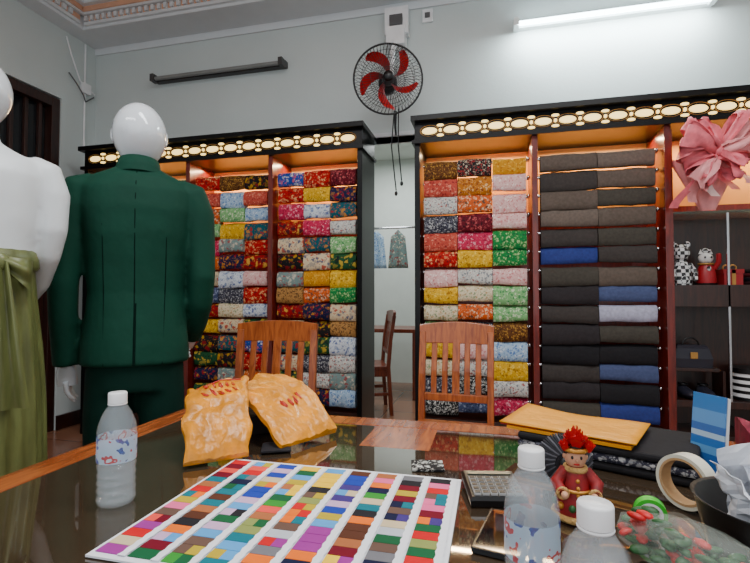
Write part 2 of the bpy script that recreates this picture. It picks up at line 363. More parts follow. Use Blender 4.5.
def small_items():
    rd=mat('item_red',(150,18,28),0.4)
    m,nt,bs=newmat('check_print'); N=nt.nodes; L=nt.links; tc=N.new('ShaderNodeTexCoord'); ck=N.new('ShaderNodeTexChecker'); ck.inputs['Scale'].default_value=45
    ck.inputs['Color1'].default_value=lin((20,20,24)); ck.inputs['Color2'].default_value=lin((205,205,205)); L.new(tc.outputs['Object'],ck.inputs['Vector']); L.new(ck.outputs['Color'],bs.inputs['Base Color'])
    por=mat('porcelain',(205,202,200),0.15)
    b=MB('checkered_doll'); z=1.19
    b.lathe([(0.055,0),(0.06,0.03),(0.05,0.1),(0.03,0.15)],(1.15,3.30,z),m,20); b.ell((1.15,3.30,z+.2),.048,.045,.055,m); 
    for s in(-1,1): b.ell((1.15+s*.035,3.3,z+.25),.018,.014,.024,m); b.tube([(1.15+s*.04,3.29,z+.13),(1.15+s*.062,3.26,z+.08),(1.15+s*.055,3.24,z+.03)],[.016,.015,.013],m)
    b.done()
    b=MB('lucky_cat_figurine')
    x=1.285; b.lathe([(0.05,0),(0.055,0.03),(0.050,0.08),(0.034,0.125)],(x,3.30,z),rd,20); b.ell((x,3.3,z+.165),.040,.038,.036,por)
    for s in(-1,1): b.lathe([(.014,0),(.001,.03)],(x+s*.026,3.3,z+.192),por,8); b.ell((x+s*.017,3.263,z+.17),.006,.004,.007,blk,8,6)
    b.tube([(x+.04,3.29,z+.1),(x+.058,3.27,z+.14),(x+.054,3.26,z+.19)],[.016,.015,.014],rd); b.torus((x,3.3,z+.13),.038,.006,gold,axis='Z',seg=20)
    b.lathe([(.016,0),(.03,.012),(.008,.03)],(x,3.3,z+.198),m,14)
    b.ell((x,3.255,z+.10),.012,.01,.016,m,8,6); b.lathe([(.058,0),(.062,.012)],(x,3.30,z-.0),blk,20); b.done()
    b=MB('gift_box'); x=.045; b.box(1.32+x,1.42+x,3.26,3.36,z,z+.09,rd); b.box(1.36+x,1.38+x,3.255,3.365,z,z+.093,gold); b.box(1.315+x,1.425+x,3.255,3.365,z+.07,z+.095,rd)
    b.torus((1.352+x,3.31,z+.105),.018,.005,gold,seg=14); b.torus((1.388+x,3.31,z+.105),.018,.005,gold,seg=14); b.done()
    b=MB('folded_scarves')
    for k,c in enumerate([(60,18,26),(30,26,40),(110,30,40),(40,36,40)]): b.box(1.50,1.70,3.24,3.4,z+.025*k,z+.025*k+.022,mat('scarf_%d'%k,c,.8))
    b.done(bevel=.008)
    st=mat('stripe',(40,40,52),.4)
    b=MB('striped_hat_box')
    for k in range(8): b.lathe([(0.1,0.02*k),(0.1,0.02*k+.02)],(1.52,3.33,.5),white if k%2 else blk,28)
    b.lathe([(0.105,.16),(0.105,.19)],(1.52,3.33,.5),blk,28); b.done()
    b=MB('leather_shoes')
    for k in range(2):
        x=1.16+k*.11
        b.ell((x,3.30,.53),.04,.11,.03,st,fn=lambda v:Vector((v.x*(1-0.2*abs(v.y)/.11),v.y,v.z if v.z<0 else v.z*(1+max(0,v.y)*9))))
        b.torus((x,3.34,.575),.026,.005,blk,axis='Z',seg=16); b.box(x-.025,x+.025,3.36,3.405,.5,.53,blk)
    b.done()
    b=MB('leather_handbag')
    b.box(1.08,1.33,3.25,3.40,.665,.685,darkw); b.box(1.08,1.1,3.25,3.4,.5,.67,darkw); b.box(1.345,1.36,3.25,3.4,.5,.67,darkw)
    hb=mat('bag_leather',(30,28,40),.35)
    b.loft([[(1.2+sx*rx,3.32+sy*ry,zz) for sx,sy in((-1,-1),(1,-1),(1,1),(-1,1))] for zz,rx,ry in((.685,.10,.05),(.74,.105,.052),(.80,.09,.035),(.82,.08,.02))],hb,smooth=False); b.torus((1.2,3.32,.82),.045,.006,blk,seg=20); b.box(1.18,1.22,3.262,3.27,.74,.78,gold); b.done(bevel=.004)
small_items()

# ---------------- lamps
def lamp(name,x0,x1,z,lit):
    b=MB(name)
    body=mat(name+'_body',(230,235,235) if lit else (64,62,62),.4)
    b.box(x0,x1,3.50,3.549,z,z+0.05,body)
    for x in(x0,x1-0.035): b.box(x,x+0.035,3.43,3.50,z-0.015,z+0.045,body)
    tb=mat(name+'_tube',(240,250,250),.3,emit=(225,248,255),estr=18.0) if lit else mat(name+'_tube',(130,132,130),.3)
    b.tube([(x0+0.035,3.462,z+0.012),(x1-0.035,3.462,z+0.012)],0.017,tb,12); b.done()
lamp('fluorescent_lamp',-2.86,-1.62,3.0,False)
lamp('fluorescent_lamp',0.17,1.44,3.06,True)

# ---------------- fan
def fan():
    b=MB('mounted_fan'); c=Vector((-0.675,3.10,2.605)); Rr=0.235
    b.M=Matrix.Translation(c)@Matrix.Rotation(math.radians(14),4,'Z')@Matrix.Rotation(math.radians(6),4,'X')
    b.torus((0,0,0),Rr,0.007,blk,seg=48)
    for yy,sgn in((-1,-1),(1,1)):
        for r in(0.06,0.12,0.18): b.torus((0,sgn*0.07*math.sqrt(max(0,1-(r/Rr)**2))+0.0,0),r,0.0016,blk,seg=36,ms=4)
        for k in range(56):
            a=2*pi*k/56; pts=[]
            for i in range(6):
                r=0.04+(Rr-0.04)*i/5; pts.append((r*math.cos(a+.25*(1-i/5)),sgn*0.07*math.sqrt(max(0,1-(r/Rr)**2)),r*math.sin(a+.25*(1-i/5))))
            b.tube(pts,0.0016,blk,4,cap=False)
    b.lathe([(0.001,-0.08),(0.03,-0.078),(0.036,-0.068),(0.036,-0.06)],(0,0,0),blk,20,axis='Y')
    b.lathe([(0.035,-0.045),(0.042,-0.03),(0.042,0.02)],(0,0,0),blk,20,axis='Y')
    for k in range(5):
        a0=2*pi*k/5+0.3
        def fn(u,v):
            r=0.035+0.175*v
            w=0.42*(1-v)**.5*(.6+1.6*v)+.10
            a=a0+0.8*v**1.4+(u-0.5)*w
            return Vector((r*math.cos(a),-0.01+(u-0.5)*0.045,r*math.sin(a)))
        b.sheet(fn,6,14,red)
    b.lathe([(0.05,0.07),(0.065,0.08),(0.06,0.17),(0.03,0.19)],(0,0,0),blk,20,axis='Y')
    b.M=Matrix.Identity(4)
    b.tube([(-0.69,3.25,2.6),(-0.7,3.32,2.75),(-0.7,3.38,2.95),(-0.7,3.45,3.06)],[.022,.02,.02,.025],white,12)
    b.box(-0.76,-0.62,3.42,3.54,3.02,3.16,white); b.box(-0.78,-0.60,3.46,3.54,3.12,3.33,white)
    b.box(-0.74,-0.64,3.44,3.47,3.18,3.26,grey)
    b.tube([(-0.66,3.28,2.45),(-0.665,3.3,2.35),(-0.66,3.3,2.28)],[.012,.009,.008],blk,8)
    b.tube([(-0.63,3.24,2.45),(-0.64,3.28,2.2),(-0.62,3.30,1.95)],0.0045,blk,6)
    b.tube([(-0.66,3.24,2.45),(-0.69,3.28,2.2),(-0.66,3.30,1.88)],0.0045,blk,6)
    b.ell((-0.62,3.30,1.93),.012,.012,.018,blk,8,6); b.ell((-0.66,3.30,1.86),.012,.012,.018,blk,8,6)
    b.done()
fan()
b=MB('power_socket'); b.box(-0.50,-0.42,3.53,3.549,3.22,3.32,white); b.box(-0.48,-0.44,3.52,3.53,3.25,3.29,grey); b.done(bevel=.003)

# ---------------- chairs
def chair(name,x,y,rz,wd,s=1.0):
    b=MB(name); b.M=T(x,y,0,rz)@Matrix.Diagonal((s,1,1,1))
    w=0.215
    def post(sx):
        b.loft([[(sx*w+dx,yy+dy,z) for dx,dy in((-.02,-.018),(.02,-.018),(.02,.018),(-.02,.018))] for yy,z in((0.03,0),(0.0,0.45),(0.02,0.7),(0.055,0.93))],wd,smooth=False)
    post(-1); post(1)
    for sx in(-1,1): b.loft([[(sx*0.2+dx*k,-0.4+dy*k,z) for dx,dy in((-.022,-.022),(.022,-.022),(.022,.022),(-.022,.022))] for k,z in((.75,0),(1,.43))],wd,smooth=False)
    b.box(-0.23,0.23,-0.44,0.0,0.43,0.46,wd)
    b.box(-0.2,0.2,-0.41,-0.39,0.36,0.43,wd)
    for sx in(-1,1): b.box(sx*0.2-.012,sx*0.2+.012,-0.39,0.0,0.36,0.43,wd); b.box(sx*0.2-.01,sx*0.2+.01,-0.39,0.01,0.18,0.21,wd)
    b.box(-0.2,0.2,-0.01,0.01,0.36,0.43,wd)
    rings=[]
    for i in range(13):
        u=-1+2*i/12; xx=u*0.235; cv=0.02*(1-u*u)
        zt=0.965+0.018*(1-u*u); zb=0.865
        rings.append([(xx,0.032+cv,zb),(xx,0.062+cv,zb),(xx,0.072+cv,zt),(xx,0.045+cv,zt)])
    b.loft(rings,wd,smooth=False)
    b.box(-0.2,0.2,0.0,0.025,0.56,0.60,wd)
    for k in range(5):
        xx=-0.14+0.07*k; hw=0.018 if k!=2 else 0.024
        b.loft([[(xx-hw,yy,z),(xx+hw,yy,z),(xx+hw,yy+.014,z),(xx-hw,yy+.014,z)] for yy,z in((0.008,.58),(0.02,.72),(0.055,.89))],wd,smooth=False)
    b.done(bevel=0.004)
chair('dining_chair',-1.19,2.45,math.radians(8),chairw)
chair('dining_chair',-0.19,2.55,math.radians(-3),chairw,.85)
chair('side_chair',-1.02,4.55,math.radians(-70),chairw2)
b=MB('rear_room_table'); b.box(-1.6,-0.75,5.0,5.6,.72,.76,chairw2)
for x in(-1.55,-.8):
    for y in(5.05,5.55): b.box(x-.03,x+.03,y-.03,y+.03,0,.72,chairw2)
b.done(bevel=.005)
b=MB('hanging_garments')
b.tube([(-1.6,5.0,1.86),(-0.6,5.0,1.86)],.01,chrome,8); b.tube([(-1.6,5.0,1.86),(-1.6,5.98,1.86)],.01,chrome,8); b.tube([(-0.6,5.0,1.86),(-0.6,5.98,1.86)],.01,chrome,8)
for k,(x,m_) in enumerate([(-1.22,PM[16]),(-0.98,PM[29])]):
    def fn(u,v,x=x): return Vector((x+(u-.5)*(.16+.06*v),5.0+.02*math.sin(u*14)*v,1.84-(.08*abs(u-.5)*2)*(1-v)-.42*v))
    b.sheet(fn,16,8,m_)
b.done(solid=.004)

# ---------------- table
def table():
    b=MB('glass_top_table')
    x0,x1,y0,y1=-1.0,1.05,0.34,1.42
    gt=mat('table_glass',(60,48,36),0.03,var=0.3,nscale=3,coat=1.0,ior=1.6)
    e=0.075
    b.box(x0,x0+e,y0,y1,.71,.75,tablew); b.box(x1-e,x1,y0,y1,.71,.75,tablew)
    b.box(x0+e,x1-e,y1-e,y1,.71,.75,tablew); b.box(x0+e,x1-e,y0,y0+e*.6,.71,.75,tablew)
    b.box(x0+e,x1-e,y0+e*.6,y1-e,.715,.748,gt)
    b.box(-.33,-.15,y1-.26,y1-e,.72,.7485,tablew)
    b.box(x0+.04,x1-.04,y0+.04,y0+.06,.6,.71,tablew); b.box(x0+.04,x1-.04,y1-.06,y1-.04,.6,.71,tablew)
    b.box(x0+.04,x0+.06,y0+.04,y1-.04,.6,.71,tablew); b.box(x1-.06,x1-.04,y0+.04,y1-.04,.6,.71,tablew)
    for x in(x0+.07,x1-.07):
        for y in(y0+.07,y1-.07): b.box(x-.035,x+.035,y-.035,y+.035,0,.71,tablew)
    b.done(bevel=.002)
table()
def card():
    b=MB('fabric_swatch_card'); pap=mat('card_white',(232,235,242),.5,var=.01)
    x0,x1,y0,y1=-.575,-.062,.572,.985; z=.75
    b.box(x0,x1,y0,y1,z,z+.003,pap)
    cols=[(200,20,30),(235,110,20),(240,195,40),(50,140,50),(20,90,55),(30,60,160),(80,155,215),(66,50,120),(150,50,140),(232,100,150),(170,100,60),(86,48,34),(34,34,40),(112,112,118),(205,186,150),(136,146,80),(10,110,125),(110,12,36),(232,76,66),(184,160,40),(18,24,58),(200,165,200),(100,76,66),(186,192,200)]
    ms=[mat('swatch_%d'%i,c,.8,spec=.2) for i,c in enumerate(cols)]
    rr=random.Random(11); nc=9; w=(x1-x0-.012)/nc
    fam=[[17,0,18,9,8,7],[10,11,17,16,4,20],[14,6,22,9,21,5],[3,15,4,16,19,6],[13,12,22,2,1,0],[5,20,7,8,21,6],[2,1,0,18,10,11],[13,12,20,14,22,20],[3,4,17,0,9,12]]
    for c in range(nc):
        a=x0+.006+c*w
        n=16; h=(y1-y0-.02)/n; half=(w-.014)/2
        for r in range(n):
            m_=ms[rr.choice(fam[c]) if rr.random()<.6 else rr.randrange(24)]
            ya=y0+.01+r*h
            if rr.random()<.2:
                m2=ms[rr.randrange(24)]
                b.box(a+.001,a+.001+half,ya+.0006,ya+h-.0006,z+.003,z+.0045,m_); b.box(a+.001+half,a+w-.013,ya+.0006,ya+h-.0006,z+.003,z+.0045,m2)
            else: b.box(a+.001,a+w-.013,ya+.0006,ya+h-.0006,z+.003,z+.0045,m_)
        vs=[];fs=[]
        nz=40
        for i in range(nz+1):
            yy=y0+.008+(y1-y0-.016)*i/nz; o=.002 if i%2 else 0
            vs+= [(a+w-.0145+o,yy,z+.0052),(a+w-.000-o,yy,z+.0052)]
        for i in range(nz): fs.append((2*i,2*i+1,2*i+3,2*i+2))
        b.add(vs,fs,pap)
    b.done()
card()
# bottles
plm=mat('clear_plastic',(225,236,244),.06,var=0,alpha=.17,coat=1.0); wm=mat('water',(222,236,246),.02,var=0,alpha=.07)
def bottle(x,y,r,lvl,rz):
    e=empty('water_bottle',(x,y,.7505),rz)
    s=r/.033
    prof=[(.001,.004),(.02,.002),(.029,.0),(.033,.008)]
    z=.012
    for k in range(4): prof+=[(.033,z),(.0305,z+.006),(.033,z+.012)]; z+=.014
    prof+=[(.033,.07),(.0325,.075),(.0325,.12),(.033,.125),(.0335,.13),(.031,.145),(.024,.163),(.016,.176),(.0135,.182),(.0135,.186)]
    b=MB('bottle_shell'); b.lathe([(q*s,h) for q,h in prof],(0,0,0),plm,32); b.done(parent=e)
    b=MB('water_fill'); b.lathe([(.001,.006),(.026*s,.005),(.0300*s,.012),(.0300*s,min(lvl,.13)),(.0285*s if lvl>.14 else .0299*s,lvl*.97),(.024*s if lvl>.14 else .0298*s,lvl)],(0,0,0),wm,28); b.done(parent=e)
    m,nt,bs=newmat('bottle_label'); N=nt.nodes;L=nt.links; tc=N.new('ShaderNodeTexCoord')
    n=N.new('ShaderNodeTexNoise'); n.inputs['Scale'].default_value=38; cr=N.new('ShaderNodeValToRGB'); cr.color_ramp.interpolation='CONSTANT'
    el=cr.color_ramp.elements; el[0].color=lin((40,80,170)); el[1].position=.44; el[1].color=lin((190,215,238)); q=el.new(.60); q.color=lin((200,40,50)); q=el.new(.66); q.color=lin((215,228,242))
    L.new(tc.outputs['Object'],n.inputs['Vector']); L.new(n.outputs['Fac'],cr.inputs['Fac']); L.new(cr.outputs['Color'],bs.inputs['Base Color']); bs.inputs['Roughness'].default_value=.3; bs.inputs['Alpha'].default_value=.6
    b=MB('label'); b.lathe([(.0334*s,.078),(.0334*s,.122)],(0,0,0),m,32,cap=False); b.done(parent=e)
    b=MB('cap')
    rings=[]
    for rr_,h in((.0155,.181),(.0155,.198),(.0145,.2),(.001,.2)):
        rings.append([((rr_+(.0005 if k%2 else 0))*s*math.cos(2*pi*k/48),(rr_+(.0005 if k%2 else 0))*s*math.sin(2*pi*k/48),h) for k in range(48)])
    b.loft(rings,white); b.torus((0,0,.179),.015*s,.0015,white,axis='Z',seg=24); b.done(parent=e)
bottle(-.672,.735,.033,.10,0); bottle(.044,.585,.031,.165,.5); bottle(.086,.446,.031,.165,2.0)

# ---------------- garment packets
gy=mat('yellow_plastic_wrap',(216,136,2),.36,var=.35,nscale=16,bump=.7,bscale=20,coat=.15)
redp=mat('red_print',(180,34,14),.4)
def mound(name,cx,cy,rz,w,l,hf,mt,seed=0,amp=1.0):
    b=MB(name); b.M=T(cx,cy,.7505,rz)
    nu,nv=28,28
    def P(u,v,top=True):
        x=(u-.5)*w; y=(v-.5)*l
        x+=noise.noise(Vector((v*3,seed,0)))*.02*amp; y+=noise.noise(Vector((u*3,seed,5)))*.02*amp
        z=hf(u,v)+ (noise.noise(Vector((u*5,v*5,seed)))*.012+noise.noise(Vector((u*14,v*9,seed)))*.005)*amp
        return Vector((x,y,max(z,.006) if top else 0))
    b.sheet(lambda u,v:P(u,v),nu,nv,mt)
    def skirt(fix):
        def fn(u,v):
            p=P(*fix(u)); return Vector((p.x,p.y,p.z*(1-v)))
        b.sheet(fn,nu,1,mt)
    for f in(lambda u:(u,0),lambda u:(u,1),lambda u:(0,u),lambda u:(1,u)): skirt(f)
    b.P=P
    return b
sm=lambda t:(lambda q:q*q*(3-2*q))(min(1,max(0,t)))
dkf=mat('dark_fabric',(26,24,30),.8)
def slab(b,A,Bv,C,D,th,mt,seed,amp=.007,fold=True,n=26,sag=.0,edge=.0):
    A,Bv,C,D=map(Vector,(A,Bv,C,D))
    nrm=((Bv-A).cross(D-A)).normalized()
    if nrm.z<0: nrm=-nrm
    eu=(Bv-A).normalized(); ev=(D-A).normalized()
    def base(u,v):
        p=A.lerp(Bv,u).lerp(D.lerp(C,u),v)+Vector((0,0,sag*math.sin(pi*v)))
        p+=eu*edge*noise.noise(Vector((v*4,seed,u*1.5)))+ev*edge*max(-v,noise.noise(Vector((u*4,seed+3,v*1.5))))*sm(v*3)
        return p
    def P(u,v):
        p=base(u,v)
        z=noise.noise(Vector((u*3,v*3,seed)))*amp+abs(noise.noise(Vector((u*7+seed,v*6,1))))*amp*.9
        if fold: z+=(.005 if v>.52 else 0)+(.004 if u>.5+.05*math.sin(v*6) else 0)
        return p+nrm*z
    ed=lambda t:min(1,(min(t,1-t)*12))**.5
    b.sheet(lambda u,v:P(u,v)+nrm*th*.5*(.25+.75*ed(u)*ed(v)),n,n,mt)
    b.sheet(lambda u,v:base(u,v)-nrm*th*.3,n,n,mt)
    for f in(lambda t:(t,0),lambda t:(t,1),lambda t:(0,t),lambda t:(1,t)):
        b.sheet(lambda u,v,f=f:(P(*f(u))+nrm*th*.125).lerp(base(*f(u))-nrm*th*.3,v),n,1,mt)
    return lambda u,v:P(u,v)+nrm*th*.52
b=mound('folded_garment_stack',-.66,1.215,.5,.12,.10,lambda u,v:.05,dkf,2,.3); b.done()
def script_marks(b,P,u0,v0,du,rows,seed):
    rr=random.Random(seed)
    for r in range(rows):
        u=u0
        while u<u0+du:
            w_=rr.uniform(.05,.09)
            pts=[P(u+w_*.5*(1+math.sin(i*1.3+rr.random())) ,v0-r*.14+.05*math.cos(i*1.5+seed)) for i in range(6)]
            b.tube(pts,.0022,redp,5); u+=w_+.05
b=MB('yellow_garment_packet')
P1=slab(b,(-.655,.905,.760),(-.540,1.0,.762),(-.655,1.185,.893),(-.765,1.070,.880),.022,gy,3,sag=.028,amp=.011,edge=.022)
script_marks(b,P1,.22,.80,.55,2,2)
b.tube([P1(.15,.92),P1(.5,.93),P1(.85,.92)],.002,redp,6)
b.done()
b=MB('yellow_garment_packet')
P2=slab(b,(-.492,1.055,.765),(-.405,1.225,.765),(-.635,1.355,.875),(-.730,1.175,.872),.024,gy,8,sag=.028,amp=.012,edge=.028)
script_marks(b,P2,.3,.35,.4,1,7)
b.done()
b=MB('dark_lining_cloth')
slab(b,(-.535,1.03,.756),(-.47,1.06,.756),(-.50,1.12,.757),(-.56,1.09,.757),.008,dkf,5,amp=.002,fold=False,n=8); b.done()
b=MB('patterned_card'); b.M=T(-.14,1.05,.75,.2); b.box(-.035,.035,-.03,.03,0,.004,PM[27]); b.done()
# calculator
b=MB('calculator'); b.M=T(.0,.935,.75,math.radians(12))@Matrix.Rotation(math.radians(4),4,'X')
keyw=mat('key_print',(185,185,185),.5); dkb=mat('calc_body',(14,14,16),.35)
b.loft([[(sx*w_,sy*l_,z_) for sx,sy in((-1,-1),(1,-1),(1,1),(-1,1))] for z_,w_,l_ in((.004,.05,.055),(.016,.052,.057),(.022,.048,.053))],dkb,smooth=False)
b.box(-.042,.042,.034,.048,.022,.024,mat('lcd',(80,90,80),.2))
for i in range(6):
    for j in range(5):
        x=-.037+.0148*i; y=-.043+.0145*j
        b.box(x-.006,x+.006,y-.0055,y+.0055,.022,.026,keyw); b.box(x-.005,x+.005,y-.0045,y+.0045,.026,.0268,dkb)
b.done()
b=MB('smartphone'); b.M=T(.018,.78,.75,math.radians(-12)); b.box(-.036,.036,-.07,.07,0,.008,mat('phone_body',(24,26,30),.2)); b.box(-.033,.033,-.067,.067,.008,.0085,mat('phone_glass',(12,14,18),.04)); b.done(bevel=.003)

# right-hand clutter
b=MB('folded_suit_fabric'); b.M=T(.26,1.235,.75,math.radians(-22))
for k in range(3): b.box(-.17,.19,-.12,.12,.018*k,.018*k+.016,[PL[2],PM[8],PL[2]][k])
b.done(bevel=.006)
yf=mat('yellow_folder',(222,146,4),.4,bump=.3,bscale=20)
b=MB('yellow_envelope')
b.M=T(.195,1.245,.75+.055,math.radians(-24))
def fn(u,v): return Vector(((u-.5)*.30,(v-.5)*.20,.004+.008*math.sin(u*5+v*2)*v*(1-u)+.008))
b.sheet(fn,14,10,yf); b.box(-.13,.14,-.10,.095,0,.005,yf); b.box(-.150,-.06,-.09,.0,.005,.008,redp); b.done(solid=.003)
b=MB('pompom_pincushion'); c=Vector((.138,1.01,.803)); dg=mat('charcoal_yarn',(40,40,46),.9); lg=mat('silver_yarn',(90,90,98),.8)
b.ell(c,.046,.03,.048,dg)
for k in range(60):
    a=2*pi*k/60; rr=.052
    b.tube([c+Vector((math.cos(a)*.02,-.028,math.sin(a)*.02)),c+Vector((math.cos(a+.2)*.04,-.024,math.sin(a+.2)*.04)),c+Vector((math.cos(a+.3)*rr,-.004,math.sin(a+.3)*rr))],.0022,dg if k%3 else lg,5)
b.ell(c+Vector((0,-.03,0)),.014,.008,.014,blk); b.done()
def rose(b,c,r,m_,seed):
    for k in range(12):
        a=k*2.4; t=k/12; rad=r*(.2+.8*t)
        def fn(u,v):
            aa=a+(u-.5)*2.0; q=rad*(.35+.65*v)
            return Vector(c)+Vector((math.cos(aa)*q,math.sin(aa)*q,r*(-.6+1.35*v*(1.1-t*.6))+.1*r*math.sin(u*9)))
        b.sheet(fn,6,5,m_)
    b.ell(c,r*.45,r*.45,r*.6,m_,12,8)
rs=mat('rose_red',(190,10,18),.45,var=.2,nscale=40); gr=mat('leaf_green',(30,80,34),.5); wrp=mat('clear_wrap',(225,235,225),.12,alpha=.13,bump=.8,bscale=30)
# festive doll
b=MB('festive_doll'); X,Y=.138,.875
b.M=Matrix.Translation((X,Y,.7505))@Matrix.Diagonal((1.0,1.0,1.02,1))@Matrix.Translation((-X,-Y,-.7505))
robe=mat('robe_red',(130,12,18),.6,var=.5,nscale=60); skn=mat('doll_skin',(200,146,116),.5); trimw=mat('fur_trim',(190,150,90),.9,bump=.6,bscale=120); gd2=mat('doll_gold',(190,130,50),.35,.4)
b.lathe([(.033,0),(.036,.006),(.030,.035),(.023,.06),(.018,.078),(.012,.086)],(X,Y,.7505),robe,28)
b.torus((X,Y,.757),.035,.006,trimw,axis='Z',seg=28); b.torus((X,Y,.832),.016,.005,trimw,axis='Z',seg=20); b.torus((X,Y,.80),.0265,.003,gd2,axis='Z',seg=24)
for i in range(6): b.ell((X,Y-.034+.0022*i,.762+.011*i),.0035,.003,.0035,gd2,8,6)
for k in range(10):
    a=2*pi*k/10; b.ell((X+.033*math.cos(a),Y+.033*math.sin(a),.775),.006,.006,.006,gr if k%2 else gd2,8,6)
for s_ in(-1,1):
    b.tube([(X+s_*.016,Y,.828),(X+s_*.032,Y-.012,.81),(X+s_*.026,Y-.032,.80)],[.010,.011,.009],robe,12); b.torus((X+s_*.025,Y-.033,.80),.008,.003,trimw,seg=12); b.ell((X+s_*.023,Y-.04,.80),.006,.008,.006,skn,10,8)
b.ell((X,Y,.851),.018,.017,.020,skn,20,14)
for s_ in(-1,1): b.ell((X+s_*.007,Y-.0155,.853),.0022,.0015,.003,blk,8,6); b.ell((X+s_*.0175,Y,.851),.003,.004,.005,skn,8,6)
b.ell((X,Y-.018,.849),.002,.003,.003,skn,8,6); b.ell((X,Y-.0155,.842),.005,.002,.0015,rs,8,6)
b.ell((X,Y+.004,.860),.0200,.019,.016,mat('doll_hair',(40,22,16),.7),20,12); b.torus((X,Y,.864),.018,.004,gd2,axis='Z',seg=20)
rose(b,(X,Y,.878),.025,rs,1); rose(b,(X-.018,Y-.008,.870),.013,rs,2); rose(b,(X+.02,Y-.006,.870),.014,rs,3)
b.done()
b=MB('wrapped_flower_spray')
rr=random.Random(5)
for k in range(80):
    t=rr.random(); x=.19+.13*t; y=.775-.11*t+rr.uniform(-.035,.035); z=.765+rr.random()*.055*(1-.4*t)
    b.ell((x,y,z),.014,.008,.005,rr.choice([gr,gr,rs]),8,6,rot=Matrix.Rotation(rr.uniform(0,3),3,'Z')@Matrix.Rotation(rr.uniform(-.8,.8),3,'X'))
rose(b,(.205,.755,.80),.017,rs,1); rose(b,(.255,.70,.79),.014,rs,2)
def wl(u,v):
    a=u*2*pi; r=(.02+.03*math.sin(v*2.6))*(1+.12*math.sin(a*5+v*7)); p=Vector((.185,.775,.79)).lerp(Vector((.335,.66,.775)),v)
    return p+Vector((.5*r*math.cos(a),.85*r*math.cos(a),max(-p.z+.752,r*.8*math.sin(a))))
b.sheet(wl,32,14,wrp)
b.tube([(.19,.77,.775),(.25,.71,.765),(.335,.655,.757)],.004,gr,6)
b.done()
def bro():
    m,nt,bs=newmat('brochure_print'); N=nt.nodes;L=nt.links; tc=N.new('ShaderNodeTexCoord'); sx=N.new('ShaderNodeSeparateXYZ'); L.new(tc.outputs['Generated'],sx.inputs[0])
    cr=N.new('ShaderNodeValToRGB'); cr.color_ramp.interpolation='CONSTANT'; e=cr.color_ramp.elements
    e[0].color=lin((40,96,170)); e[1].position=.25; e[1].color=lin((90,150,205))
    for p,c in((.35,(44,110,185)),(.45,(170,200,225)),(.52,(44,104,178)),(.62,(90,150,210)),(.80,(50,118,185))): q=e.new(p); q.color=lin(c)
    L.new(sx.outputs['Z'],cr.inputs['Fac']); L.new(cr.outputs['Color'],bs.inputs['Base Color']); bs.inputs['Roughness'].default_value=.3
    b=MB('brochure_booklet'); b.M=T(.445,1.16,.75,math.radians(-58))@Matrix.Rotation(math.radians(-6),4,'X')
    b.box(-.036,.036,-.004,.0,0.003,.165,m); b.box(-.036,.036,.002,.01,0.003,.163,white); b.box(-.036,.036,-.004,.01,.0,.004,white)
    b.done()
bro()
def ring(name,c,R1,R2,w,m1,m2,M):
    b=MB(name); b.M=Matrix.Translation(c)@M
    n=40
    def cyl(r,s=1): return [(r*math.cos(2*pi*k/n),r*math.sin(2*pi*k/n)) for k in range(n)]
    b.loft([[(x,-w/2,z) for x,z in cyl(R2)],[(x,-w/2,z) for x,z in cyl(R1)],[(x,w/2,z) for x,z in cyl(R1)],[(x,w/2,z) for x,z in cyl(R2)]],m1,cap=False,smooth=False)
    b.loft([[(x,-w/2,z) for x,z in cyl(R2)],[(x,w/2,z) for x,z in cyl(R2)]],m2,cap=False)
    b.loft([[(x,-w/2-.0003,z) for x,z in cyl(R2)],[(x,-w/2-.0003,z) for x,z in cyl(R2+.004)]],m2,cap=False)
    b.done()
tp=mat('tape_clear',(225,222,205),.25); cb=mat('cardboard_core',(190,150,105),.7)
ring('packing_tape_roll',(.335,.955,.799),.047,.037,.028,tp,cb,Matrix.Rotation(math.radians(-50),4,'Z'))
ring('green_tape_roll',(.25,.865,.774),.024,.014,.018,mat('green_tape',(60,190,50),.3),white,Matrix.Rotation(math.radians(-10),4,'Z'))
b=MB('desk_organizer_tray'); b.M=T(.43,.81,.75,math.radians(-20))
prof=[(.09,0),(.115,.002),(.13,.07),(.134,.075),(.126,.072),(.112,.008),(.001,.006)]
b.lathe(prof,(0,0,0),blk,40,sx=1.0,sy=.85)
b.done()
b=MB('crumpled_paper'); pw=mat('paper_white',(225,228,236),.6)
for k,(ox,oy,rz,w,h) in enumerate([(0,.01,-.4,.13,.15),(.03,-.01,.3,.13,.13),(-.03,-.02,-.9,.10,.11),(.05,.03,.9,.12,.13)]):
    M=T(.42+ox,.81+oy,.765,rz); b.M=M
    def fn(u,v,k=k,w=w,h=h):
        n=noise.noise(Vector((u*2.5+k*7,v*2.5,k)))*.035; s=abs(noise.noise(Vector((u*5+k*3,v*5,2+k))))*.02
        return Vector(((u-.5)*w*(1+.3*v)+n*.4,(v**1.5)*.05*(1 if k%2 else -1)+n+s,h*v*.9+.02*math.sin(u*4+k)*v))
    b.sheet(fn,14,14,pw,smooth=False)
b.done(solid=.0008)
b=MB('sticky_note_pad'); b.M=T(.262,.71,.75,.3); b.box(-.02,.02,-.02,.02,0,.012,mat('note_yellow',(240,215,60),.6)); b.done()
b=mound('maroon_garment_pile',.72,1.26,-.3,.30,.26,lambda u,v:.05+.03*math.sin(u*5+v*3),mat('maroon_knit',(120,20,48),.8,var=.4,nscale=30),12); b.done()
b=mound('grey_garment_pile',.78,.92,.2,.28,.26,lambda u,v:.03+.02*math.sin(u*5+v*3),PM[28],14); b.done()

